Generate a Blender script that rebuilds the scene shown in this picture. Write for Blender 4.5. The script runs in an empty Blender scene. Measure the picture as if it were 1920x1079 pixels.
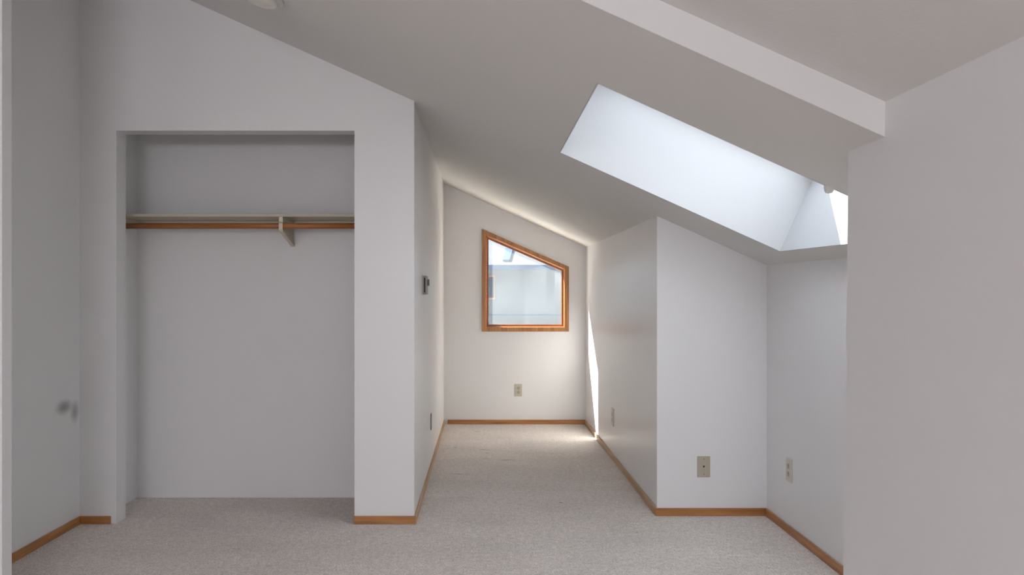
import bpy, bmesh, math
from mathutils import Vector

SC = bpy.context.scene
COL = SC.collection
EYE = 1.22                      # camera height over the carpet
F = 1550.0                      # focal length in pixels of a 1920 px wide frame

# ------------------------------------------------------------------ camera, sky, sun, daylight, exposure
cam_d = bpy.data.cameras.new('camera'); cam_d.sensor_width = 36.0
cam_d.lens = F / 1920 * 36.0
cam_d.shift_x = 54 / 1920; cam_d.shift_y = 9.5 / 1920
cam_d.clip_start = 0.05; cam_d.clip_end = 300
cam = bpy.data.objects.new('camera', cam_d); COL.objects.link(cam)
cam.location = (0, 0, EYE); cam.rotation_euler = (math.radians(90), 0, 0)
SC.camera = cam

SKY = 1.45
world = bpy.data.worlds.new('sky'); SC.world = world; world.use_nodes = True
wn = world.node_tree; wn.nodes.clear()
wo = wn.nodes.new('ShaderNodeOutputWorld'); wb = wn.nodes.new('ShaderNodeBackground')
wt = wn.nodes.new('ShaderNodeTexCoord'); ws = wn.nodes.new('ShaderNodeSeparateXYZ')
wr = wn.nodes.new('ShaderNodeValToRGB')
wn.links.new(wt.outputs['Generated'], ws.inputs[0]); wn.links.new(ws.outputs['Z'], wr.inputs[0])
wr.color_ramp.elements[0].position = 0.0; wr.color_ramp.elements[0].color = (0.96, 0.95, 0.97, 1)
wr.color_ramp.elements[1].position = 0.9; wr.color_ramp.elements[1].color = (0.66, 0.76, 0.95, 1)
wn.links.new(wr.outputs[0], wb.inputs['Color']); wb.inputs['Strength'].default_value = SKY
wn.links.new(wb.outputs[0], wo.inputs['Surface'])

SUN_TRAVEL = Vector((1.0, -1.03, -1.29))
sd = bpy.data.lights.new('sun', 'SUN'); sd.energy = 27.0; sd.angle = math.radians(0.53); sd.color = (1.0, 0.96, 0.86)
sun = bpy.data.objects.new('sun', sd); COL.objects.link(sun)
sun.rotation_euler = SUN_TRAVEL.to_track_quat('-Z', 'Y').to_euler()

def daylight(name, loc, direction, w, h, power=None, color=(1, 1, 1)):
    d = bpy.data.lights.new(name, 'AREA'); d.shape = 'RECTANGLE'; d.size = w; d.size_y = h
    if power is None: d.cycles.is_portal = True
    else: d.energy = power; d.color = color
    o = bpy.data.objects.new(name, d); COL.objects.link(o); o.location = loc
    o.rotation_euler = Vector(direction).to_track_quat('-Z', 'Y').to_euler()
    return o
daylight('daylight_rear_window', (-0.87, -5.13, 1.62), (0, 1, 0), 1.9, 0.75, 65, (0.985, 0.96, 1.0))
daylight('daylight_rear_skylight', (-0.62, -1.95, 2.62), (-0.2, 0.0, -1), 1.0, 1.2, 26, (0.985, 0.96, 1.0))
daylight('daylight_alcove_window', (0.38, 7.86, 1.30), (0, -1, 0), 0.85, 1.1)

SC.view_settings.view_transform = 'Standard'; SC.view_settings.look = 'None'
SC.view_settings.gamma = 1.0; SC.view_settings.use_curve_mapping = False
SC.view_settings.exposure = 0.72

# ------------------------------------------------------------------ materials
def new_mat(name):
    m = bpy.data.materials.new(name); m.use_nodes = True
    nt = m.node_tree
    b = nt.nodes['Principled BSDF']
    return m, nt, b

def paint(name, col, rough=0.55, bump=0.12, scale=160, spec=0.35):
    m, nt, b = new_mat(name)
    b.inputs['Base Color'].default_value = (*col, 1); b.inputs['Roughness'].default_value = rough
    b.inputs['Specular IOR Level'].default_value = spec
    tc = nt.nodes.new('ShaderNodeTexCoord')
    n = nt.nodes.new('ShaderNodeTexNoise'); n.inputs['Scale'].default_value = scale; n.inputs['Detail'].default_value = 2
    n2 = nt.nodes.new('ShaderNodeTexNoise'); n2.inputs['Scale'].default_value = 2.2; n2.inputs['Detail'].default_value = 3
    mx = nt.nodes.new('ShaderNodeMix'); mx.data_type = 'RGBA'; mx.blend_type = 'MIX'
    mx.inputs['A'].default_value = (*[c * 0.975 for c in col], 1); mx.inputs['B'].default_value = (*[min(1, c * 1.02) for c in col], 1)
    bp = nt.nodes.new('ShaderNodeBump'); bp.inputs['Strength'].default_value = bump; bp.inputs['Distance'].default_value = 0.002
    nt.links.new(tc.outputs['Object'], n.inputs['Vector']); nt.links.new(tc.outputs['Object'], n2.inputs['Vector'])
    nt.links.new(n2.outputs['Fac'], mx.inputs['Factor']); nt.links.new(mx.outputs['Result'], b.inputs['Base Color'])
    nt.links.new(n.outputs['Fac'], bp.inputs['Height']); nt.links.new(bp.outputs[0], b.inputs['Normal'])
    return m

def plain(name, col, rough=0.5, metal=0.0, spec=0.5, var=0.04, scale=40):
    m, nt, b = new_mat(name)
    b.inputs['Roughness'].default_value = rough; b.inputs['Metallic'].default_value = metal
    b.inputs['Specular IOR Level'].default_value = spec
    tc = nt.nodes.new('ShaderNodeTexCoord'); n = nt.nodes.new('ShaderNodeTexNoise'); n.inputs['Scale'].default_value = scale
    mx = nt.nodes.new('ShaderNodeMix'); mx.data_type = 'RGBA'
    mx.inputs['A'].default_value = (*[c * (1 - var) for c in col], 1); mx.inputs['B'].default_value = (*[min(1, c * (1 + var)) for c in col], 1)
    nt.links.new(tc.outputs['Object'], n.inputs['Vector']); nt.links.new(n.outputs['Fac'], mx.inputs['Factor'])
    nt.links.new(mx.outputs['Result'], b.inputs['Base Color'])
    return m

def wood(name, c1, c2, stretch=(1.5, 60, 60), rough=0.38):
    m, nt, b = new_mat(name); b.inputs['Roughness'].default_value = rough
    tc = nt.nodes.new('ShaderNodeTexCoord'); mp = nt.nodes.new('ShaderNodeMapping'); mp.inputs['Scale'].default_value = stretch
    n = nt.nodes.new('ShaderNodeTexNoise'); n.inputs['Scale'].default_value = 1.0; n.inputs['Detail'].default_value = 6; n.inputs['Distortion'].default_value = 0.4
    r = nt.nodes.new('ShaderNodeValToRGB')
    r.color_ramp.elements[0].position = 0.32; r.color_ramp.elements[0].color = (*c1, 1)
    r.color_ramp.elements[1].position = 0.68; r.color_ramp.elements[1].color = (*c2, 1)
    bp = nt.nodes.new('ShaderNodeBump'); bp.inputs['Strength'].default_value = 0.1; bp.inputs['Distance'].default_value = 0.001
    nt.links.new(tc.outputs['Object'], mp.inputs[0]); nt.links.new(mp.outputs[0], n.inputs['Vector'])
    nt.links.new(n.outputs['Fac'], r.inputs[0]); nt.links.new(r.outputs[0], b.inputs['Base Color'])
    nt.links.new(n.outputs['Fac'], bp.inputs['Height']); nt.links.new(bp.outputs[0], b.inputs['Normal'])
    return m

WALL = (0.87, 0.86, 0.86)
M_WALL = paint('wall_paint', WALL, rough=0.42, spec=0.45)
M_CEIL = paint('ceiling_paint', (0.82, 0.805, 0.78), rough=0.75, bump=0.25, scale=110, spec=0.2)
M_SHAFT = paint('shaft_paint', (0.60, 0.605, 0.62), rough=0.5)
M_WHITE = plain('white_gloss_paint', (0.86, 0.85, 0.86), 0.35)
WD1, WD2 = (0.35, 0.14, 0.042), (0.56, 0.26, 0.092)
M_WX = wood('stained_wood_x', WD1, WD2, (3, 60, 60))
M_WY = wood('stained_wood_y', WD1, WD2, (60, 3, 60))
M_WZ = wood('stained_wood_z', WD1, WD2, (60, 60, 3))
M_LY = wood('pale_worn_wood_y', (0.46, 0.27, 0.13), (0.62, 0.42, 0.24), (60, 3, 60), 0.5)
M_ROD = wood('rod_wood', (0.36, 0.13, 0.04), (0.50, 0.20, 0.065), (3, 50, 50), 0.35)
M_IVORY = plain('ivory_plastic', (0.50, 0.44, 0.34), 0.4)
M_IVORY2 = plain('pale_ivory_plastic', (0.66, 0.62, 0.54), 0.4)
M_CREAM = plain('cream_shelf_paint', (0.62, 0.55, 0.44), 0.5)
M_CREAM_METAL = plain('cream_enamel', (0.72, 0.64, 0.50), 0.35)
M_BEIGEGREY = plain('beige_grey_plastic', (0.36, 0.33, 0.30), 0.45)
M_BLACK = plain('black_slot', (0.012, 0.010, 0.009), 0.7)
M_SCREW = plain('dull_screw', (0.20, 0.17, 0.12), 0.4, 0.6)
M_GREYKNOB = plain('grey_knob', (0.16, 0.16, 0.155), 0.45)
M_OPAL = plain('opal_glass', (0.80, 0.77, 0.70), 0.25)
M_PAN = plain('lamp_pan', (0.70, 0.68, 0.65), 0.4)

# left wall paint with two soft grey spots mixed into its colour
def spotted_wall():
    m = paint('spotted_wall_paint', WALL); nt = m.node_tree; b = nt.nodes['Principled BSDF']
    src = b.inputs['Base Color'].links[0].from_socket
    tc = nt.nodes.new('ShaderNodeTexCoord'); last = src
    for (y, z, ry, rz, k) in ((4.20, EYE - 0.583, 0.095, 0.044, 0.80), (4.312, EYE - 0.622, 0.055, 0.066, 0.62)):
        mp = nt.nodes.new('ShaderNodeMapping'); mp.inputs['Location'].default_value = (0, -y / ry, -z / rz)
        mp.inputs['Scale'].default_value = (0.0, 1 / ry, 1 / rz)
        ln = nt.nodes.new('ShaderNodeVectorMath'); ln.operation = 'LENGTH'
        mr = nt.nodes.new('ShaderNodeMapRange'); mr.interpolation_type = 'SMOOTHSTEP'
        mr.inputs['From Min'].default_value = 1.15; mr.inputs['From Max'].default_value = 0.1
        mr.inputs['To Min'].default_value = 0; mr.inputs['To Max'].default_value = k
        mx = nt.nodes.new('ShaderNodeMix'); mx.data_type = 'RGBA'; mx.inputs['B'].default_value = (0.27, 0.265, 0.265, 1)
        nt.links.new(tc.outputs['Object'], mp.inputs[0]); nt.links.new(mp.outputs[0], ln.inputs[0])
        nt.links.new(ln.outputs['Value'], mr.inputs['Value']); nt.links.new(mr.outputs[0], mx.inputs['Factor'])
        nt.links.new(last, mx.inputs['A']); last = mx.outputs['Result']
    nt.links.new(last, b.inputs['Base Color'])
    return m
M_SPOTTED = spotted_wall()

def carpet():
    m, nt, b = new_mat('cut_pile_carpet')
    b.inputs['Roughness'].default_value = 0.95; b.inputs['Specular IOR Level'].default_value = 0.1
    b.inputs['Sheen Weight'].default_value = 0.15
    tc = nt.nodes.new('ShaderNodeTexCoord')
    def noise(s, d=3, sc=(1, 1, 1), dist=0.0):
        mp = nt.nodes.new('ShaderNodeMapping'); mp.inputs['Scale'].default_value = sc
        n = nt.nodes.new('ShaderNodeTexNoise'); n.inputs['Scale'].default_value = s; n.inputs['Detail'].default_value = d; n.inputs['Distortion'].default_value = dist
        nt.links.new(tc.outputs['Object'], mp.inputs[0]); nt.links.new(mp.outputs[0], n.inputs['Vector']); return n
    fine = noise(120, 4); mid = noise(34, 4); big = noise(2.3, 4, (1, 1.6, 1), 0.6)
    r1 = nt.nodes.new('ShaderNodeValToRGB')
    r1.color_ramp.elements[0].position = 0.30; r1.color_ramp.elements[0].color = (0.58, 0.505, 0.455, 1)
    r1.color_ramp.elements[1].position = 0.70; r1.color_ramp.elements[1].color = (1.0, 0.915, 0.85, 1)
    nt.links.new(fine.outputs['Fac'], r1.inputs[0])
    def mult(a, n, lo, hi, p0=0.3, p1=0.7):
        mr = nt.nodes.new('ShaderNodeMapRange'); mr.inputs['From Min'].default_value = p0; mr.inputs['From Max'].default_value = p1
        mr.inputs['To Min'].default_value = lo; mr.inputs['To Max'].default_value = hi
        nt.links.new(n.outputs['Fac'], mr.inputs['Value'])
        mx = nt.nodes.new('ShaderNodeVectorMath'); mx.operation = 'SCALE'
        nt.links.new(a, mx.inputs[0]); nt.links.new(mr.outputs[0], mx.inputs['Scale']); return mx.outputs[0]
    c = mult(r1.outputs[0], mid, 0.86, 1.08); c = mult(c, big, 0.93, 1.05)
    # small dark specks and streaks left in the pile
    for (x, y, rx, ry, k) in ((0.17, 6.02, 0.09, 0.016, 0.45), (0.02, 6.06, 0.05, 0.014, 0.35), (0.0, 6.42, 0.035, 0.02, 0.4),
                              (0.03, 6.28, 0.025, 0.012, 0.5), (-0.05, 7.25, 0.03, 0.02, 0.35), (0.45, 4.80, 0.012, 0.010, 0.75),
                              (0.78, 4.20, 0.010, 0.008, 0.7), (-0.16, 5.55, 0.10, 0.03, 0.16), (-0.22, 6.50, 0.02, 0.012, 0.5)):
        mp = nt.nodes.new('ShaderNodeMapping'); mp.inputs['Location'].default_value = (-x / rx, -y / ry, 0)
        mp.inputs['Scale'].default_value = (1 / rx, 1 / ry, 0)
        ln = nt.nodes.new('ShaderNodeVectorMath'); ln.operation = 'LENGTH'
        mr = nt.nodes.new('ShaderNodeMapRange'); mr.interpolation_type = 'SMOOTHSTEP'
        mr.inputs['From Min'].default_value = 1.1; mr.inputs['From Max'].default_value = 0.2
        mr.inputs['To Min'].default_value = 1.0; mr.inputs['To Max'].default_value = 1 - k
        nt.links.new(tc.outputs['Object'], mp.inputs[0]); nt.links.new(mp.outputs[0], ln.inputs[0]); nt.links.new(ln.outputs['Value'], mr.inputs['Value'])
        mx = nt.nodes.new('ShaderNodeVectorMath'); mx.operation = 'SCALE'
        nt.links.new(c, mx.inputs[0]); nt.links.new(mr.outputs[0], mx.inputs['Scale']); c = mx.outputs[0]
    nt.links.new(c, b.inputs['Base Color'])
    bp = nt.nodes.new('ShaderNodeBump'); bp.inputs['Strength'].default_value = 0.6; bp.inputs['Distance'].default_value = 0.006
    ad = nt.nodes.new('ShaderNodeMath'); ad.operation = 'ADD'
    nt.links.new(fine.outputs['Fac'], ad.inputs[0]); nt.links.new(mid.outputs['Fac'], ad.inputs[1])
    nt.links.new(ad.outputs[0], bp.inputs['Height']); nt.links.new(bp.outputs[0], b.inputs['Normal'])
    return m
M_CARPET = carpet()

def glass(name, dust=0.0, tint=(0.97, 0.985, 1.0), gloss=0.05):
    m = bpy.data.materials.new(name); m.use_nodes = True; nt = m.node_tree; nt.nodes.clear()
    out = nt.nodes.new('ShaderNodeOutputMaterial'); tr = nt.nodes.new('ShaderNodeBsdfTransparent'); tr.inputs[0].default_value = (*tint, 1)
    gl = nt.nodes.new('ShaderNodeBsdfGlossy'); gl.inputs['Roughness'].default_value = 0.02
    mx = nt.nodes.new('ShaderNodeMixShader'); mx.inputs[0].default_value = gloss
    nt.links.new(tr.outputs[0], mx.inputs[1]); nt.links.new(gl.outputs[0], mx.inputs[2]); last = mx
    if dust:
        tl = nt.nodes.new('ShaderNodeBsdfTranslucent'); tl.inputs[0].default_value = (0.90, 0.96, 1.0, 1)
        tc = nt.nodes.new('ShaderNodeTexCoord'); n = nt.nodes.new('ShaderNodeTexNoise'); n.inputs['Scale'].default_value = 3.0; n.inputs['Detail'].default_value = 5
        mr = nt.nodes.new('ShaderNodeMapRange'); mr.inputs['From Min'].default_value = 0.3; mr.inputs['From Max'].default_value = 0.7
        mr.inputs['To Min'].default_value = dust * 0.75; mr.inputs['To Max'].default_value = dust * 1.25
        m2 = nt.nodes.new('ShaderNodeMixShader')
        nt.links.new(tc.outputs['Object'], n.inputs['Vector']); nt.links.new(n.outputs['Fac'], mr.inputs['Value']); nt.links.new(mr.outputs[0], m2.inputs[0])
        nt.links.new(mx.outputs[0], m2.inputs[1]); nt.links.new(tl.outputs[0], m2.inputs[2]); last = m2
    nt.links.new(last.outputs[0], out.inputs['Surface'])
    return m
M_GLASS = glass('window_glass', 0.02)
M_GLASS3 = glass('diffusing_skylight_glazing', 0.22, (0.74, 0.755, 0.78))
M_GLASS2 = glass('clear_glass', 0.0)
M_STUCCO = paint('stucco', (0.088, 0.106, 0.124), rough=0.9, bump=1.0, scale=14, spec=0.05)
M_SHINGLE = paint('shingle_roof', (0.095, 0.108, 0.125), rough=0.9, bump=0.6, scale=9, spec=0.1)
M_FASCIA = plain('blue_grey_fascia', (0.045, 0.075, 0.12), 0.9, spec=0.05)
M_GLARE = plain('pale_blue_glare', (0.045, 0.085, 0.14), 0.9, spec=0.05)  # blue of a glare reflection, put into the roof strip's colour
M_NWIN = plain('dark_pane', (0.02, 0.035, 0.06), 0.8, spec=0.05)
M_NFRAME = plain('tan_window_frame', (0.20, 0.12, 0.09), 0.9, spec=0.05)
M_GRAVEL = paint('pale_ground', (0.78, 0.78, 0.72), rough=0.95, bump=0.5, scale=6, spec=0.1)
M_CABLE = plain('grey_cable', (0.10, 0.12, 0.14), 0.6)

# ------------------------------------------------------------------ mesh helpers
def link(name, bm, mat, parent=None, smooth=False, bevel=0.0, seg=2):
    bmesh.ops.remove_doubles(bm, verts=bm.verts, dist=1e-6)
    bmesh.ops.recalc_face_normals(bm, faces=bm.faces)
    me = bpy.data.meshes.new(name); bm.to_mesh(me); bm.free()
    if smooth:
        for p in me.polygons: p.use_smooth = True
    o = bpy.data.objects.new(name, me); COL.objects.link(o)
    me.materials.append(mat)
    if parent is not None: o.parent = parent; o.matrix_parent_inverse = parent.matrix_basis.inverted()
    if bevel:
        md = o.modifiers.new('bevel', 'BEVEL'); md.width = bevel; md.segments = seg; md.limit_method = 'ANGLE'
    return o

def W(x, y, z): return (x, y, z + EYE)          # z measured from the eye line

def box(bm, x0, x1, y0, y1, z0, z1):
    v = [bm.verts.new(p) for p in ((x0,y0,z0),(x1,y0,z0),(x1,y1,z0),(x0,y1,z0),(x0,y0,z1),(x1,y0,z1),(x1,y1,z1),(x0,y1,z1))]
    for f in ((0,3,2,1),(4,5,6,7),(0,1,5,4),(1,2,6,5),(2,3,7,6),(3,0,4,7)): bm.faces.new([v[i] for i in f])

def prism(bm, pts, vec):
    """a polygon (3-D points) pushed along vec"""
    vec = Vector(vec); a = [bm.verts.new(p) for p in pts]; b = [bm.verts.new(Vector(p) + vec) for p in pts]
    bm.faces.new(a); bm.faces.new(list(reversed(b)))
    n = len(pts)
    for i in range(n): bm.faces.new([a[i], b[i], b[(i+1) % n], a[(i+1) % n]])

def tube(bm, p0, p1, r, n=20, r2=None):
    p0, p1 = Vector(p0), Vector(p1); d = (p1 - p0).normalized()
    u = d.orthogonal().normalized(); w = d.cross(u); r2 = r if r2 is None else r2
    A = [bm.verts.new(p0 + (u*math.cos(t)+w*math.sin(t))*r) for t in [2*math.pi*i/n for i in range(n)]]
    B = [bm.verts.new(p1 + (u*math.cos(t)+w*math.sin(t))*r2) for t in [2*math.pi*i/n for i in range(n)]]
    bm.faces.new(list(reversed(A))); bm.faces.new(B)
    for i in range(n): bm.faces.new([A[i], A[(i+1) % n], B[(i+1) % n], B[i]])

def revolve(bm, prof, origin, axis, n=48):
    """prof: list of (radius, height along axis)"""
    o = Vector(origin); d = Vector(axis).normalized(); u = d.orthogonal().normalized(); w = d.cross(u); rings = []
    for (r, h) in prof:
        if r < 1e-6: rings.append([bm.verts.new(o + d*h)])
        else: rings.append([bm.verts.new(o + d*h + (u*math.cos(2*math.pi*i/n)+w*math.sin(2*math.pi*i/n))*r) for i in range(n)])
    for a, b in zip(rings, rings[1:]):
        for i in range(n):
            j = (i+1) % n
            if len(a) == 1 and len(b) == 1: continue
            if len(a) == 1: bm.faces.new([a[0], b[j], b[i]])
            elif len(b) == 1: bm.faces.new([a[i], a[j], b[0]])
            else: bm.faces.new([a[i], a[j], b[j], b[i]])

def struct(name, bm, mat, parent=None, **k):
    o = link(name, bm, mat, parent, **k)
    if parent is None: o['kind'] = 'structure'
    return o

def thing(name, label, cat, loc=(0, 0, 0), group=None):
    o = bpy.data.objects.new(name, None); COL.objects.link(o); o.location = loc; o.empty_display_size = 0.05
    o['label'] = label; o['category'] = cat
    if group: o['group'] = group
    return o

def frame_poly(bm, outer, inner, y0, y1):
    """a closed frame between two matching polygons (x,z), from depth y0 to y1"""
    n = len(outer)
    v = {}
    for k, (pts, y) in enumerate(((outer, y0), (inner, y0), (outer, y1), (inner, y1))):
        v[k] = [bm.verts.new((p[0], y, p[1] + EYE)) for p in pts]
    for i in range(n):
        j = (i+1) % n
        bm.faces.new([v[0][i], v[0][j], v[1][j], v[1][i]])
        bm.faces.new([v[2][i], v[3][i], v[3][j], v[2][j]])
        bm.faces.new([v[1][i], v[1][j], v[3][j], v[3][i]])
        bm.faces.new([v[0][i], v[2][i], v[2][j], v[0][j]])

# ------------------------------------------------------------------ room numbers (z from the eye line)
M = 0.45
def roof(x): return 0.847 - M * x
def roof2(x): return 0.936 - M * x
YB, YC, YF, YR = 2.08, 4.36, 7.66, 4.52       # beam, closet front, far wall, right front wall
XL, XA, XR, XRR, XW = -2.13, -0.364, 0.95, 1.55, 1.008
YN = 2.29                                        # far end of the near right wall
XDOOR, YDOOR = -1.825, 3.135
REAR = -5.0; XFL = -3.2
FL = -EYE

# floor
bm = bmesh.new(); prism(bm, [W(XFL-0.2, REAR-0.2, FL), W(2.0, REAR-0.2, FL), W(2.0, YF+0.1, FL), W(XFL-0.2, YF+0.1, FL)], (0, 0, -0.1))
struct('floor', bm, M_CARPET)

# sloping ceiling with the skylight opening
SX0, SX1, SX1N, SY0, SY1 = 0.374, 1.436, 1.462, 2.685, 4.0
def rp(x, y): return W(x, y, roof(x))
bm = bmesh.new()
UP = (0.0, 0.0, 0.02)
YS = YB + 0.0005; g = 0.003; hx0, hx1n, hx1, hy0, hy1 = SX0-g, SX1N+g, SX1+g, SY0-g, SY1+g
def flat_with_hole(bm, zf, X0, X1, Y0, Y1, hole, th):
    """a sloping slab with a four-cornered opening, one clean mesh"""
    o_ = [(X0, Y0), (X1, Y0), (X1, Y1), (X0, Y1)]
    nv = Vector((M, 0, 1)).normalized()
    V = [[bm.verts.new(Vector((x, y, EYE + zf(x))) + nv * dz) for x, y in pts] for pts in (o_, hole) for dz in (0, th)]
    for i in range(4):
        j = (i+1) % 4
        bm.faces.new([V[0][i], V[0][j], V[2][j], V[2][i]]); bm.faces.new([V[1][i], V[3][i], V[3][j], V[1][j]])
        bm.faces.new([V[0][i], V[1][i], V[1][j], V[0][j]]); bm.faces.new([V[2][i], V[2][j], V[3][j], V[3][i]])
flat_with_hole(bm, roof, XFL-0.2, 2.0, YS, YF+0.2, [(hx0, hy0), (hx1n, hy0), (hx1, hy1), (hx0, hy1)], 0.02)
struct('ceiling', bm, M_CEIL)
# higher ceiling on the camera's side and the drop between them
RSX0, RSX1, RSY0, RSY1 = -1.20, -0.15, -2.60, -1.30          # second skylight, behind the camera's view
bm = bmesh.new(); flat_with_hole(bm, roof2, XFL-0.2, 2.0, REAR-0.2, YB+0.05, [(RSX0-0.003, RSY0-0.003), (RSX1+0.003, RSY0-0.003), (RSX1+0.003, RSY1+0.003), (RSX0-0.003, RSY1+0.003)], 0.02)
struct('ceiling_near', bm, M_CEIL)
bm = bmesh.new(); prism(bm, [W(XFL-0.2, YB, roof(XFL-0.2)+0.001), W(2.0, YB, roof(2.0)+0.001), W(2.0, YB, roof2(2.0)+0.02), W(XFL-0.2, YB, roof2(XFL-0.2)+0.02)], (0, 0.09, 0))
struct('trim_1', bm, M_WALL)

# walls --------------------------------------------------------------
def wall_x(name, poly_yz, x, dx, mat=M_WALL):
    bm = bmesh.new(); prism(bm, [W(x, y, z) for (y, z) in poly_yz], (dx, 0, 0)); return struct(name, bm, mat)
def wall_y(name, poly_xz, y, dy, mat=M_WALL):
    bm = bmesh.new(); prism(bm, [W(xx, y, z) for (xx, z) in poly_xz], (0, dy, 0)); return struct(name, bm, mat)
T = 0.012   # walls run this far into the ceiling
OL, OR_, OH = -1.935, -0.679, 0.855
# closet front wall with its opening, one mesh
bm = bmesh.new()
for poly in ([(XL-0.1, FL), (OL, FL), (OL, roof(OL)+T), (XL-0.1, roof(XL-0.1)+T)],
             [(OL, OH), (OR_, OH), (OR_, roof(OR_)+T), (OL, roof(OL)+T)],
             [(OR_, FL), (XA, FL), (XA, roof(XA)+T), (OR_, roof(OR_)+T)]):
    prism(bm, [W(x, YC, z) for x, z in poly], (0, 0.115, 0))
struct('wall_closet_front', bm, M_WALL)
wall_x('wall_left', [(YDOOR+0.066, FL), (YC, FL), (YC, roof(XL)+T), (YDOOR+0.066, roof(XL)+T)], XL, -0.1, M_SPOTTED)
wall_y('wall_left_return', [(XDOOR, FL), (XFL, FL), (XFL, roof(XFL)+T), (XDOOR, roof(XDOOR)+T)], YDOOR, 0.065)
wall_x('wall_far_left', [(REAR, FL), (YDOOR+0.1, FL), (YDOOR+0.1, roof2(XFL)+T), (REAR, roof2(XFL)+T)], XFL, -0.1)
CB, CLX = 4.915, -2.06
wall_y('wall_closet_back', [(CLX-0.1, FL), (XA-0.115, FL), (XA-0.115, roof(XA-0.115)+T), (CLX-0.1, roof(CLX-0.1)+T)], CB, 0.08)
wall_x('wall_closet_left', [(YC+0.115, FL), (CB, FL), (CB, roof(CLX)+T), (YC+0.115, roof(CLX)+T)], CLX, -0.1)
wall_x('wall_alcove_left', [(YC+0.115, FL), (YF, FL), (YF, roof(XA)+T), (YC+0.115, roof(XA)+T)], XA, -0.115)
wall_x('wall_alcove_right', [(YR, FL), (YF, FL), (YF, roof(XR)+T), (YR, roof(XR)+T)], XR, 0.1, paint('eggshell_wall_paint', WALL, rough=0.30, spec=0.5))
wall_y('wall_right_front', [(XR+0.001, FL), (XRR+0.1, FL), (XRR+0.1, roof(XRR+0.1)+T), (XR+0.001, roof(XR)+T)], YR-0.0005, 0.1)
wall_x('wall_recess_right', [(YN, FL), (YR, FL), (YR, roof(XRR)+T), (YN, roof(XRR)+T)], XRR, 0.1)
# near right wall, a block ending in a corner; its foot stands a little proud
bm = bmesh.new()
zt = roof2(XW)+T
xb = 0.992; xt = 1.0165
def xr(z): return xb + (xt - xb) * (z - FL) / (0.40 - FL)
prof = [(xr(FL), FL), (XRR+0.2, FL), (XRR+0.2, roof2(XRR+0.2)+T), (1.012, roof2(1.012)+T)]
prism(bm, [W(x, REAR, z) for x, z in prof], (0, YB + 0.04 - REAR, 0))
prof = [(xr(FL), FL), (XRR+0.2, FL), (XRR+0.2, roof(XRR+0.2)+T), (1.012, roof(1.012)+T)]
prism(bm, [W(x, YB+0.04, z) for x, z in prof], (0, YN - YB - 0.04, 0))
struct('wall_right', bm, M_WALL)
# rear wall behind the camera with its wide window
RX0, RX1, RZ0, RZ1 = -1.85, 0.05, 0.02, 0.76
bm = bmesh.new()
for poly in ([(XFL, FL), (RX0, FL), (RX0, roof2(RX0)+T), (XFL, roof2(XFL)+T)],
             [(RX0, FL), (RX1, FL), (RX1, RZ0), (RX0, RZ0)],
             [(RX0, RZ1), (RX1, RZ1), (RX1, roof2(RX1)+T), (RX0, roof2(RX0)+T)],
             [(RX1, FL), (1.3, FL), (1.3, roof2(1.3)+T), (RX1, roof2(RX1)+T)]):
    prism(bm, [W(x, REAR, z) for x, z in poly], (0, -0.12, 0))
struct('wall_rear', bm, M_WALL)
o3 = [(RX0, RZ0), (RX1, RZ0), (RX1, RZ1), (RX0, RZ1)]
i3 = [(RX0+0.05, RZ0+0.05), (RX1-0.05, RZ0+0.05), (RX1-0.05, RZ1-0.05), (RX0+0.05, RZ1-0.05)]
bm = bmesh.new(); frame_poly(bm, o3, i3, REAR-0.10, REAR-0.02); w3 = struct('window_3', bm, M_WX)
bm = bmesh.new(); prism(bm, [W(x, REAR-0.06, z) for x, z in i3], (0, -0.004, 0)); link('window_pane', bm, M_GLASS2, w3)

# far wall with the trapezoid window ---------------------------------
S = YF / F
def fp(px, py): return ((px - 906) * S, (549 - py) * S)
t_out = [fp(903.5, 622), fp(1066.5, 622), fp(1066.5, 500.5), fp(903.5, 429.5)]
t_in = [fp(911.7, 614), fp(1058.2, 614), fp(1058.2, 505.3), fp(911.7, 441.4)]
hole = [fp(910.5, 615), fp(1059.4, 615), fp(1059.4, 504.3), fp(910.5, 440.0)]
fwall = [(XA-0.115, FL), (XR+0.1, FL), (XR+0.1, roof(XR+0.1)+T), (XA-0.115, roof(XA-0.115)+T)]
bm = bmesh.new(); frame_poly(bm, fwall, hole, YF, YF+0.14); struct('wall_back', bm, M_WALL)
# window: casing, liner, sash, pane
bm = bmesh.new(); frame_poly(bm, t_out, t_in, YF-0.018, YF)
def inset(poly, d):
    """inset a convex polygon given anticlockwise"""
    n = len(poly); L = []
    for i in range(n):
        a, b = Vector(poly[i]), Vector(poly[(i+1) % n]); t = (b-a).normalized(); nn = Vector((-t.y, t.x)); L.append((a + nn*d, t))
    out = []
    for i in range(n):
        (p, t), (q, u) = L[i-1], L[i]
        det = t.x*u.y - t.y*u.x; s = ((q-p).x*u.y - (q-p).y*u.x)/det; out.append(tuple(p + t*s))
    return out
win = struct('window_1', bm, M_WZ, bevel=0.004)
bm = bmesh.new(); frame_poly(bm, hole, inset(hole, 0.010), YF-0.004, YF+0.135); link('jamb_liner', bm, M_WX, win, bevel=0.002)
s_o, s_i = inset(hole, 0.010), inset(hole, 0.024)
bm = bmesh.new(); frame_poly(bm, s_o, s_i, YF+0.055, YF+0.10); link('sash', bm, M_WX, win, bevel=0.003)
bm = bmesh.new(); frame_poly(bm, inset(hole, 0.022), inset(hole, 0.028), YF+0.050, YF+0.062); link('glazing_bead', bm, M_ROD, win)
bm = bmesh.new(); prism(bm, [W(x, YF+0.075, z) for x, z in s_i], (0, 0.004, 0)); link('window_pane', bm, M_GLASS, win)

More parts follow.
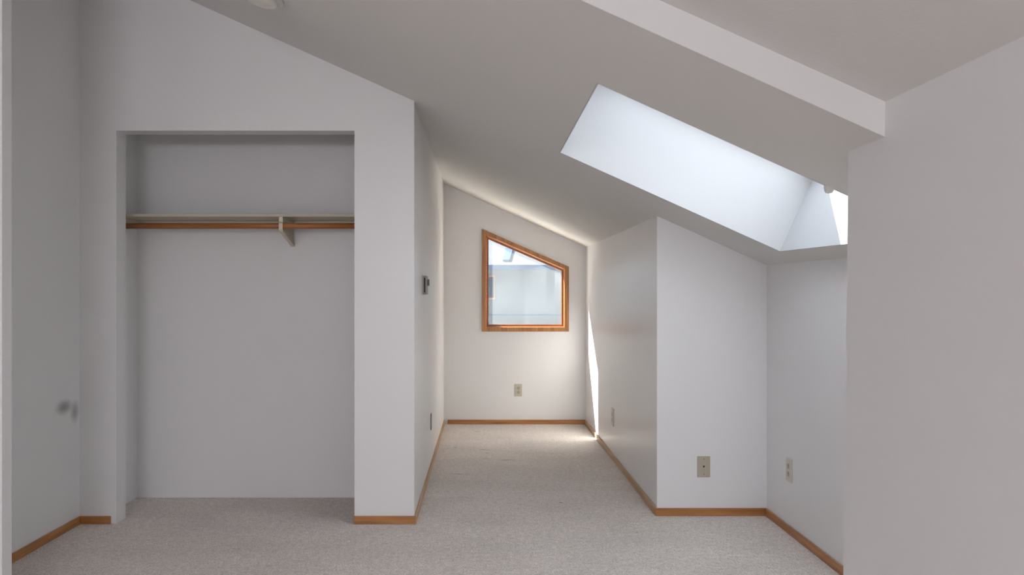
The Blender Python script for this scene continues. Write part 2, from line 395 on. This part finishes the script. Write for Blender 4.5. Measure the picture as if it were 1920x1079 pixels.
# skylight shaft and its glazed frame ---------------------------------
N = Vector((M, 0, 1)).normalized(); DEPTH = 0.40; TH = 0.03
def pr(x, y, t=0.0): return Vector(rp(x, y)) + N * t
c = [(SX0, SY0), (SX1N, SY0), (SX1, SY1), (SX0, SY1)]
out_c = [(SX0-TH, SY0-TH), (SX1N+TH, SY0-TH), (SX1+TH, SY1+TH), (SX0-TH, SY1+TH)]
bm = bmesh.new()
ring = lambda pts, t: [bm.verts.new(pr(x, y, t)) for x, y in pts]
lip_c = [(SX0-0.005, SY0-0.005), (SX1N+0.005, SY0-0.005), (SX1+0.005, SY1+0.005), (SX0-0.005, SY1+0.005)]
a, b_, d, e = ring(c, -0.0006), ring(c, DEPTH), ring(lip_c, -0.0006), ring(out_c, DEPTH)
for i in range(4):
    j = (i+1) % 4
    bm.faces.new([a[i], a[j], b_[j], b_[i]]); bm.faces.new([d[i], e[i], e[j], d[j]])
    bm.faces.new([b_[i], b_[j], e[j], e[i]]); bm.faces.new([a[i], d[i], d[j], a[j]])
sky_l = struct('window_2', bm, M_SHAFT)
bm = bmesh.new()
ins = [(SX0+0.05, SY0+0.05), (SX1N-0.05, SY0+0.05), (SX1-0.05, SY1-0.05), (SX0+0.05, SY1-0.05)]
a, b_, d, e = ring(ins, DEPTH), ring(ins, DEPTH+0.05), ring(out_c, DEPTH), ring(out_c, DEPTH+0.05)
for i in range(4):
    j = (i+1) % 4
    bm.faces.new([a[i], a[j], b_[j], b_[i]]); bm.faces.new([d[i], e[i], e[j], d[j]])
    bm.faces.new([b_[i], b_[j], e[j], e[i]]); bm.faces.new([a[i], d[i], d[j], a[j]])
link('skylight_frame', bm, M_WHITE, sky_l)
bm = bmesh.new(); prism(bm, [pr(x, y, DEPTH+0.02) for x, y in ins], N*0.005); link('skylight_pane', bm, M_GLASS3, sky_l)
ctr = pr((SX0+SX1)/2, (SY0+SY1)/2, DEPTH+0.06)
sp = daylight('daylight_skylight', ctr, -N, 1.2, 1.35)
# rounded lump of ceiling drywall hanging at the near edge of the opening
bm = bmesh.new()
lx = (1556-906)*SY0/F; base = Vector(W(lx, SY0+0.006, roof(lx)+0.012))
revolve(bm, [(0, -0.030), (0.010, -0.028), (0.015, -0.020), (0.017, -0.008), (0.016, 0.02), (0.0, 0.02)], base, (0, 0, 1), 20)
link('edge_lump', bm, M_CEIL, sky_l, smooth=True)

bm = bmesh.new()
rc = [(RSX0, RSY0), (RSX1, RSY0), (RSX1, RSY1), (RSX0, RSY1)]
rl = [(RSX0-0.005, RSY0-0.005), (RSX1+0.005, RSY0-0.005), (RSX1+0.005, RSY1+0.005), (RSX0-0.005, RSY1+0.005)]
ring2 = lambda pts, t: [bm.verts.new(Vector(W(x, y, roof2(x))) + N * t) for x, y in pts]
a, b_, d, e = ring2(rc, -0.0006), ring2(rc, 0.40), ring2(rl, -0.0006), ring2([(RSX0-0.03, RSY0-0.03), (RSX1+0.03, RSY0-0.03), (RSX1+0.03, RSY1+0.03), (RSX0-0.03, RSY1+0.03)], 0.40)
for i in range(4):
    j = (i+1) % 4
    bm.faces.new([a[i], a[j], b_[j], b_[i]]); bm.faces.new([d[i], e[i], e[j], d[j]])
    bm.faces.new([b_[i], b_[j], e[j], e[i]]); bm.faces.new([a[i], d[i], d[j], a[j]])
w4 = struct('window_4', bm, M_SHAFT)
bm = bmesh.new(); prism(bm, [Vector(W(x, y, roof2(x))) + N*0.39 for x, y in rc], N*0.005); link('skylight_pane', bm, M_GLASS3, w4)

# baseboards ----------------------------------------------------------
BH, BT = 0.042, 0.011
def mitre_x(name, x, y0, y1, side, m0=0, m1=0, mat=M_WY):
    """board along y on a wall at x; side=+1 sticks out to +x; m0/m1 shift the front edge at each end for mitres"""
    bm = bmesh.new()
    prism(bm, [W(x, y0, FL), W(x, y1, FL), W(x+side*BT, y1+m1, FL), W(x+side*BT, y0+m0, FL)], (0, 0, BH))
    return struct(name, bm, mat, bevel=0.003)
def mitre_y(name, y, x0, x1, m0=0, m1=0, mat=M_WX):
    bm = bmesh.new()
    prism(bm, [W(x0, y, FL), W(x1, y, FL), W(x1+m1, y-BT, FL), W(x0+m0, y-BT, FL)], (0, 0, BH))
    return struct(name, bm, mat, bevel=0.003)
mitre_x('baseboard_left', XL, YDOOR+0.065, YC, 1, 0, -BT)
mitre_y('baseboard_closet_left', YC, XL, -1.962, BT, 0.0)
mitre_y('baseboard_closet_right', YC, -0.681, XA, 0.0, BT)
mitre_x('baseboard_alcove_left', XA, YC, YF-0.012, 1, -BT, 0, M_LY)
mitre_y('baseboard_far', YF, XA+0.035, XR, 0, -BT)
mitre_x('baseboard_alcove_right', XR, YR, YF, -1, -BT, -BT, M_LY)
mitre_y('baseboard_right_front', YR, XR, XRR, -BT, -BT)
mitre_x('baseboard_recess', XRR, YN, YR, -1, 0, -BT)
# ------------------------------------------------------------------ closet shelf, rod, bracket
IX0, IX1 = CLX, XA-0.115
ROD_Y, ROD_Z = 4.645, (549-424)*4.645/F
SH_Y0, SH_TOP = 4.63, (549-401)*4.63/F
t = thing('closet_shelf', 'cream painted board shelf across the closet above the hanging rod', 'shelf', W(-1.27, CB, SH_TOP-0.018))
bm = bmesh.new(); box(bm, IX0+0.001, IX1-0.001, SH_Y0, CB-0.001, EYE+SH_TOP-0.017, EYE+SH_TOP); link('shelf_board', bm, M_CREAM, t, bevel=0.002)
for (x0, x1) in ((IX0+0.001, IX0+0.019), (IX1-0.019, IX1-0.001)):
    bm = bmesh.new(); prism(bm, [(x0, CB-0.02, EYE+SH_TOP-0.018), (x0, SH_Y0+0.02, EYE+SH_TOP-0.018), (x0, SH_Y0+0.02, EYE+SH_TOP-0.055), (x0, CB-0.02, EYE+SH_TOP-0.055)], (x1-x0, 0, 0))
    link('side_cleat', bm, M_CREAM, t)
BX = (549.5-906)*CB/F
for xa_, xb_ in ((IX0+0.02, BX-0.014), (BX+0.014, IX1-0.02)):
    bm = bmesh.new(); box(bm, xa_, xb_, CB-0.019, CB-0.001, EYE+SH_TOP-0.060, EYE+SH_TOP-0.018); link('back_cleat', bm, M_CREAM, t)
t = thing('closet_rod', 'round reddish brown wooden hanging rod below the closet shelf', 'closet rod', W(-1.27, ROD_Y, ROD_Z))
bm = bmesh.new(); tube(bm, W(IX0+0.020, ROD_Y, ROD_Z), W(IX1-0.020, ROD_Y, ROD_Z), 0.0165, 28); link('rod_pole', bm, M_ROD, t, smooth=False)
for p in t.children: 
    for f in p.data.polygons:
        if len(f.vertices) == 4: f.use_smooth = True

# bracket: wall plate, slanted brace, web and the hook around the rod
BX = (549.5-906)*CB/F
t = thing('shelf_bracket', 'cream metal bracket holding the closet shelf and rod', 'bracket', W(BX, CB, 0.30))
zt_ = SH_TOP-0.0175; zb = (549-463)*CB/F
def bar(poly, w=0.022, x=BX, name='bracket_bar', mat=M_CREAM_METAL, bev=0.0015):
    bm = bmesh.new(); prism(bm, [(x-w/2, y, z+EYE) for y, z in poly], (w, 0, 0)); return link(name, bm, mat, t, bevel=bev)
yb = CB-0.020
bar([(CB-0.004, zt_-0.0), (CB-0.001, zt_-0.0), (CB-0.001, zb), (CB-0.004, zb)][::-1], name='wall_plate')
yf = ROD_Y-0.028
bar([(yf+0.004, zt_), (CB-0.02, zt_), (CB-0.02, zt_-0.003), (yf+0.004, zt_-0.003)], name='top_plate')
bar([(yf, zt_), (yf+0.004, zt_), (yf+0.004, ROD_Z+0.019), (yf, ROD_Z+0.019)], name='front_lip')
zk = (549-437)*4.60/F
bar([(yf-0.004, ROD_Z+0.014), (yf, ROD_Z+0.014), (yf, ROD_Z-0.010), (ROD_Y-0.012, ROD_Z-0.0245), (CB-0.004, zb+0.012), (CB-0.004, zb), (ROD_Y-0.020, ROD_Z-0.033), (yf-0.004, ROD_Z-0.020)], name='brace')
# pierced web between the plates
bm = bmesh.new()
A0, A1 = (ROD_Y+0.022, zt_-0.004), (CB-0.005, zt_-0.004)
B1 = (CB-0.005, zb+0.012); B0 = (ROD_Y+0.022, ROD_Z-0.036)
prism(bm, [(BX-0.0012, y, z+EYE) for y, z in (A0, A1, B1, B0)], (0.0024, 0, 0)); link('web', bm, M_CREAM_METAL, t)
for k in range(5):
    y = ROD_Y+0.06+k*0.045; z1 = zt_-0.03; z0 = B0[1]+(B1[1]-B0[1])*(y-B0[0])/(B1[0]-B0[0])+0.025
    bm = bmesh.new(); box(bm, BX-0.0035, BX+0.0035, y-0.003, y+0.003, EYE+z0, EYE+z1); link('rib', bm, M_CREAM_METAL, t)

# ------------------------------------------------------------------ wall plates
def plate(t, w=0.070, h=0.114, d=0.006, mat=M_IVORY):
    bm = bmesh.new(); box(bm, -w/2, w/2, -d, 0, -h/2, h/2); return local('plate', bm, mat, t, bevel=0.0025)
def local(name, bm, mat, t, **k):
    o = link(name, bm, mat, None, **k); o.parent = t; return o
def disc(name, t, x, z, r, y0, y1, mat, n=16):
    bm = bmesh.new(); tube(bm, (x, y0, z), (x, y1, z), r, n); return local(name, bm, mat, t)
def slot(name, t, x, z, w, h, y0, y1, mat):
    bm = bmesh.new(); box(bm, x-w/2, x+w/2, y0, y1, z-h/2, z+h/2); return local(name, bm, mat, t)
def receptacle(t, mat):
    for s in (1, -1):
        zc = s*0.0195
        bm = bmesh.new()
        pts = []
        for k in range(24):
            a_ = 2*math.pi*k/24; pts.append((0.0165*math.cos(a_), -0.0085, zc + max(-0.0135, min(0.0135, 0.0165*math.sin(a_)))))
        prism(bm, pts, (0, 0.0035, 0)); r = local('socket', bm, mat, t)
        for x, hh in ((-0.0063, 0.008), (0.0063, 0.0095)):
            bm = bmesh.new(); box(bm, x-0.0013, x+0.0013, -0.0090, -0.0083, zc+0.003-hh/2, zc+0.003+hh/2); g = link('blade_slot', bm, M_BLACK); g.parent = r
        bm = bmesh.new(); tube(bm, (0, -0.0090, zc-0.0075), (0, -0.0083, zc-0.0075), 0.0026, 12); g = link('ground_hole', bm, M_BLACK); g.parent = r
    disc('screw', t, 0, 0, 0.003, -0.0072, -0.0058, M_SCREW)

# far wall outlet
cx, cz = fp(971.8, 732)
t = thing('power_outlet', 'ivory duplex power outlet on the far wall below the window', 'power outlet', W(cx, YF, cz))
plate(t, mat=plain('ivory_far', (0.60, 0.56, 0.45), 0.4)); receptacle(t, M_IVORY)
# outlet on the right wall of the alcove
yy = XR*F/(1149.8-906)
t = thing('power_outlet', 'duplex power outlet on the right side wall of the alcove', 'power outlet', W(XR, yy, (549-782.5)*yy/F))
t.rotation_euler = (0, 0, math.radians(90)); t.rotation_euler.z = math.radians(-90)
plate(t, w=0.085, h=0.128, d=0.008, mat=M_IVORY2); receptacle(t, M_IVORY)
# flush plate on the left wall of the alcove
yy = 0.364*F/(906-807.5)
t = thing('cover_plate', 'grey cover plate low on the left side wall of the alcove below the thermostat', 'wall plate', W(XA, yy, (549-790.5)*yy/F))
t.rotation_euler = (0, 0, math.radians(90))
plate(t, d=0.007, mat=M_BEIGEGREY)
for s in (1, -1): disc('screw', t, 0, s*0.0415, 0.003, -0.0082, -0.0068, M_SCREW)
# phone jack on the right front wall
sr = YR/F
t = thing('phone_jack', 'ivory phone jack plate with a small dark heart-shaped hole', 'phone jack', W((1319.2-906)*sr, YR, (549-875.3)*sr))
plate(t, mat=M_IVORY)
for s in (1, -1): disc('screw', t, 0, s*0.0415, 0.0028, -0.0072, -0.0058, M_SCREW)
bm = bmesh.new()
prism(bm, [(-0.005, -0.0068, 0.006), (0.0, -0.0068, 0.0045), (0.005, -0.0068, 0.006), (0.0055, -0.0068, 0.001), (0.0015, -0.0068, -0.004), (0, -0.0068, -0.008), (-0.0015, -0.0068, -0.004), (-0.0055, -0.0068, 0.001)], (0, 0.001, 0))
local('jack_hole', bm, M_BLACK, t)
# plate on the recess wall
yy = XRR*F/(1481-906)
t = thing('power_outlet', 'ivory duplex power outlet with pale edge on the recess wall right of the phone jack', 'power outlet', W(XRR, yy, (549-882)*yy/F))
t.rotation_euler = (0, 0, math.radians(-90))
plate(t, w=0.070, h=0.118, d=0.008, mat=M_IVORY2); receptacle(t, M_IVORY)
# thermostat on the left wall of the alcove
ty0, ty1, tz, th = 4.905, 5.035, (549-535)*4.905/F, 0.112
t = thing('thermostat', 'beige box thermostat on the alcove left wall beside the closet', 'thermostat', W(XA, ty0, tz))
bm = bmesh.new(); box(bm, XA, XA+0.006, ty0-0.002, ty1+0.002, EYE+tz-th/2-0.002, EYE+tz+th/2+0.002); link('back_plate', bm, M_IVORY2, t, bevel=0.001)
bm = bmesh.new(); box(bm, XA+0.006, XA+0.029, ty0, ty1, EYE+tz-th/2, EYE+tz+th/2); link('housing', bm, M_BEIGEGREY, t, bevel=0.003)
bm = bmesh.new(); box(bm, XA+0.0135, XA+0.0205, ty0-0.001, ty0+0.002, EYE+tz-th*0.39, EYE+tz+th*0.39); link('vent_slot', bm, M_BLACK, t)
bm = bmesh.new(); tube(bm, (XA+0.029, ty0+0.065, EYE+tz+0.016), (XA+0.040, ty0+0.065, EYE+tz+0.016), 0.020, 24); link('dial_knob', bm, M_GREYKNOB, t, bevel=0.001)

# ------------------------------------------------------------------ ceiling lamp, only its lower rim is in the frame
LX, LY = -0.955, 3.46
t = thing('ceiling_lamp', 'round flush ceiling lamp cut off by the top edge of the picture', 'ceiling lamp', W(LX, LY, roof(LX)))
base = Vector(W(LX, LY, roof(LX))); dn = -N
bm = bmesh.new(); revolve(bm, [(0, -0.002), (0.125, -0.002), (0.130, 0.004), (0.128, 0.018), (0.112, 0.022), (0, 0.022)], base, dn, 56); link('lamp_pan', bm, M_PAN, t, smooth=True)
bm = bmesh.new(); revolve(bm, [(0.110, 0.020), (0.112, 0.027), (0.100, 0.042), (0.070, 0.053), (0.035, 0.058), (0.0, 0.060)], base, dn, 56); link('lamp_shade', bm, M_OPAL, t, smooth=True)

# ------------------------------------------------------------------ outdoors beyond the far window
bm = bmesh.new(); box(bm, -25, 25, 8.0, 45, -2.75, -2.7); struct('ground_outside', bm, M_GRAVEL)
HY = 18.0; SH = HY/F
def hp(px, py): return ((px-906)*SH, EYE + (549-py)*SH)
t = thing('neighbour_house', 'pale stucco neighbouring house with bright sloping roof seen through the alcove window', 'house', (1.0, HY, -2.7))
eave = hp(0, 503)[1]
bm = bmesh.new(); box(bm, -9, 9, HY, HY+7, -2.7, eave); link('stucco_wall', bm, M_STUCCO, t)
bm = bmesh.new(); prism(bm, [(-9.4, HY-0.35, eave-0.02), (-9.4, HY-0.35, eave+0.06), (-9.4, HY+3.7, eave+2.2), (-9.4, HY+7.6, eave+0.06), (-9.4, HY+7.6, eave-0.02)], (18.8, 0, 0)); link('roof', bm, M_SHINGLE, t)
bm = bmesh.new(); box(bm, -9.4, 9.4, HY-0.40, HY-0.35, eave-0.05, eave+0.055); link('fascia', bm, M_FASCIA, t)
x0, z0 = hp(880, 562); x1, z1 = hp(928, 517)
bm = bmesh.new(); box(bm, x0, x1, HY-0.03, HY, z0, z1); nw = link('side_window', bm, M_NFRAME, t)
x0, z0 = hp(885, 558.5); x1, z1 = hp(925.5, 520)
bm = bmesh.new(); box(bm, x0, x1, HY-0.035, HY-0.02, z0, z1); link('window_pane', bm, M_NWIN, nw)
zj = hp(0, 591)[1]
bm = bmesh.new(); box(bm, -9, 9, HY-0.012, HY, zj-0.012, zj+0.012); link('stucco_joint', bm, M_FASCIA, t)
# added strip on the roof slope, imitating a slanted blue glare reflection
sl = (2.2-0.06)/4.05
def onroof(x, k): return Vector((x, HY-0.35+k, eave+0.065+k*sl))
bm = bmesh.new(); prism(bm, [onroof(0.42, 0.15), onroof(0.57, 0.15), onroof(0.82, 1.6), onroof(0.64, 1.6)], (0, 0, 0.03)); link('glare_strip', bm, M_GLARE, t)
